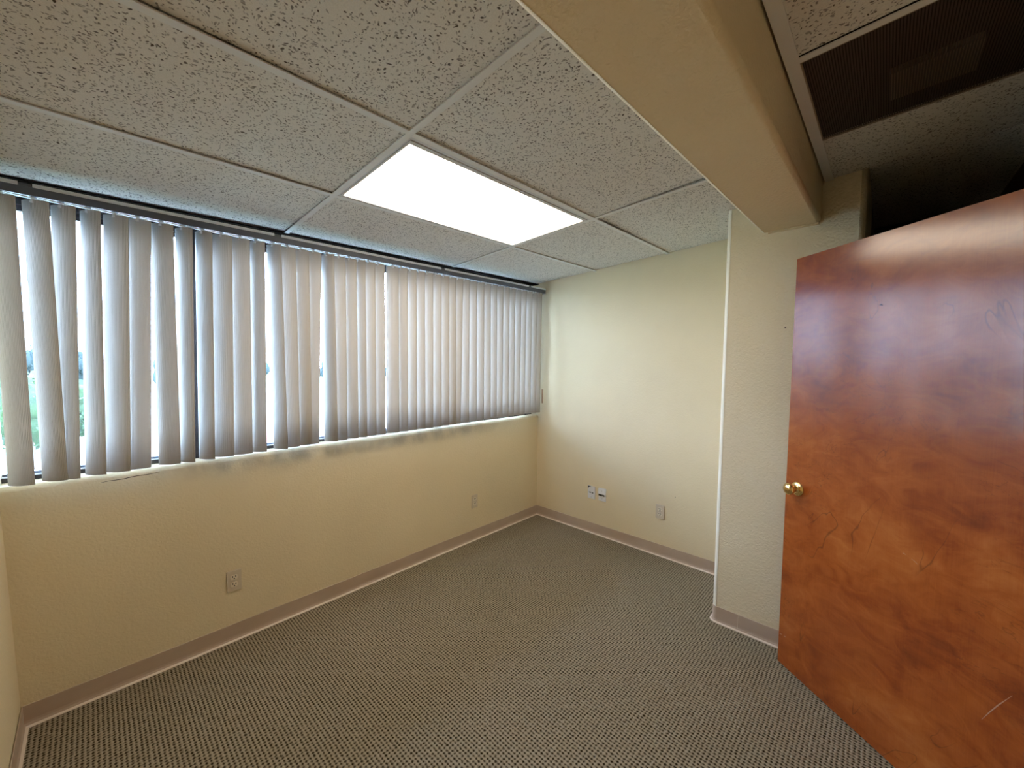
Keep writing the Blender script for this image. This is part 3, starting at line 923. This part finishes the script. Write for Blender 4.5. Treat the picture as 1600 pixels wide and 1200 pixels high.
def crown_mesh(seed, m, n=9, leaves=500):
    rnd = random.Random(seed)
    bm = bmesh.new()
    for k in range(n):
        c = Vector((rnd.uniform(-.55, .55), rnd.uniform(-.55, .55), rnd.uniform(-.45, .55)))
        r = rnd.uniform(.38, .58)
        res = bmesh.ops.create_icosphere(bm, subdivisions=3, radius=r)
        for v in res['verts']:
            d = v.co.normalized()
            v.co = v.co * (1 + .16 * math.sin(d.x * 9 + seed + k) * math.sin(d.y * 11 + k) + .09 * math.sin(d.z * 23 + k * 2)) + c
    for k in range(leaves):
        d = Vector((rnd.gauss(0, 1), rnd.gauss(0, 1), rnd.gauss(0, 1))).normalized()
        c = d * rnd.uniform(.8, 1.12); c.z *= .9
        a = Vector((rnd.uniform(-1, 1), rnd.uniform(-1, 1), rnd.uniform(-1, 1))) * .07
        b = Vector((rnd.uniform(-1, 1), rnd.uniform(-1, 1), rnd.uniform(-1, 1))) * .05
        bm.faces.new([bm.verts.new(c - a), bm.verts.new(c - b), bm.verts.new(c + a), bm.verts.new(c + b)])
    me = bpy.data.meshes.new('crown'); bm.to_mesh(me); bm.free(); me.materials.append(m)
    for p in me.polygons: p.use_smooth = True
    return me
bm = bmesh.new(); cyl(bm, (0, 0, 0), (0, 0, 1), .06, .04, 10); trunk_me = bpy.data.meshes.new('trunk'); bm.to_mesh(trunk_me); bm.free(); trunk_me.materials.append(M_bark)
CM = [crown_mesh(1, M_leaf), crown_mesh(2, M_leaf)]
CD = [crown_mesh(3, M_leafd, 7, 250), crown_mesh(4, M_leafd, 7, 250)]
def tree(x, y, h, w, me, label, group=None):
    t = tag(empty('tree', (x, y, GZ)), label, 'tree', group)
    o = link('trunk', trunk_me, None, t); o.scale = (h * .8, h * .8, h * .55)
    o = link('crown', me, None, t); o.location = (0, 0, h * .62); o.scale = (w, w, h * .42); o.rotation_euler = (0, 0, random.uniform(0, 6))
    return t
tree(-6.6, 44, 8.0, 3.6, CM[0], 'bright green tree beyond the road, seen past the leftmost slats')
tree(-2.0, 52, 6.6, 2.6, CM[1], 'bright green tree behind the lawn, seen in the fourth gap of the blind')
rnd = random.Random(5)
for k in range(26):
    x = -70 + k * 8.2 + rnd.uniform(-.5, .5)
    tree(x, 150 + rnd.uniform(-12, 12), rnd.uniform(9.5, 12.5), rnd.uniform(3.0, 3.5), CD[k % 2], 'hazy dark green tree in the distant tree line outside the window', 'distant tree line')
def building(name, x0, x1, y0, y1, h, wallm, roofm, label, gable=0, nwin=4):
    t = tag(empty(name, ((x0 + x1) / 2, (y0 + y1) / 2, GZ)), label, 'building')
    wx, wy = (x1 - x0) / 2, (y1 - y0) / 2
    box('walls', -wx, wx, -wy, wy, 0, h, wallm, t)
    bm = bmesh.new()
    if gable:
        e = .5
        prof = [(-wy - e, h - .1), (0, h + gable), (wy + e, h - .1), (wy + e, h - .3), (0, h + gable - .25), (-wy - e, h - .3)]
        extrude_profile(bm, prof, [lambda q: (-wx - e, q[0], q[1]), lambda q: (wx + e, q[0], q[1])])
    else:
        bx(bm, -wx - .2, wx + .2, -wy - .2, wy + .2, h, h + .35)
    bmobj('roof', bm, roofm, t)
    for i in range(nwin):
        xx = -wx + (i + .5) * 2 * wx / nwin
        w1 = box('window', xx - .7, xx + .7, -wy - .06, -wy + .02, h * .35, h * .75, M_framel, t)
        bm = bmesh.new(); bx(bm, xx - .6, xx + .6, -wy - .09, -wy - .05, h * .38, h * .72); bmobj('pane', bm, M_frameg, w1)
    return t
M_salmon = mat('salmon_stucco', (.55, .22, .17), .8)
M_whitew = mat('white_stucco', (.75, .74, .72), .8)
M_roofp = mat('pale_roof', (.60, .60, .62), .7)
M_roofr = mat('red_roof', (.42, .16, .13), .8)
building('house', -3.0, 6.0, 27, 33, 3.2, M_salmon, M_roofr, 'low salmon red building outside below the window', 1.2, 4)
building('store_building', 2.5, 22, 66, 80, 4.0, M_whitew, M_roofp, 'low white flat-roofed building behind the salmon building', 0, 7)
building('warehouse', 26, 60, 60, 76, 4.4, M_whitew, M_roofp, 'long white building across the parking lot outside', 0, 10)
building('shed', -20.0, -11.0, 40, 43.0, 2.4, mat('blue_siding', (.10, .14, .28), .7), M_roofp, 'small dark blue building under the bright green tree', 0, 3)
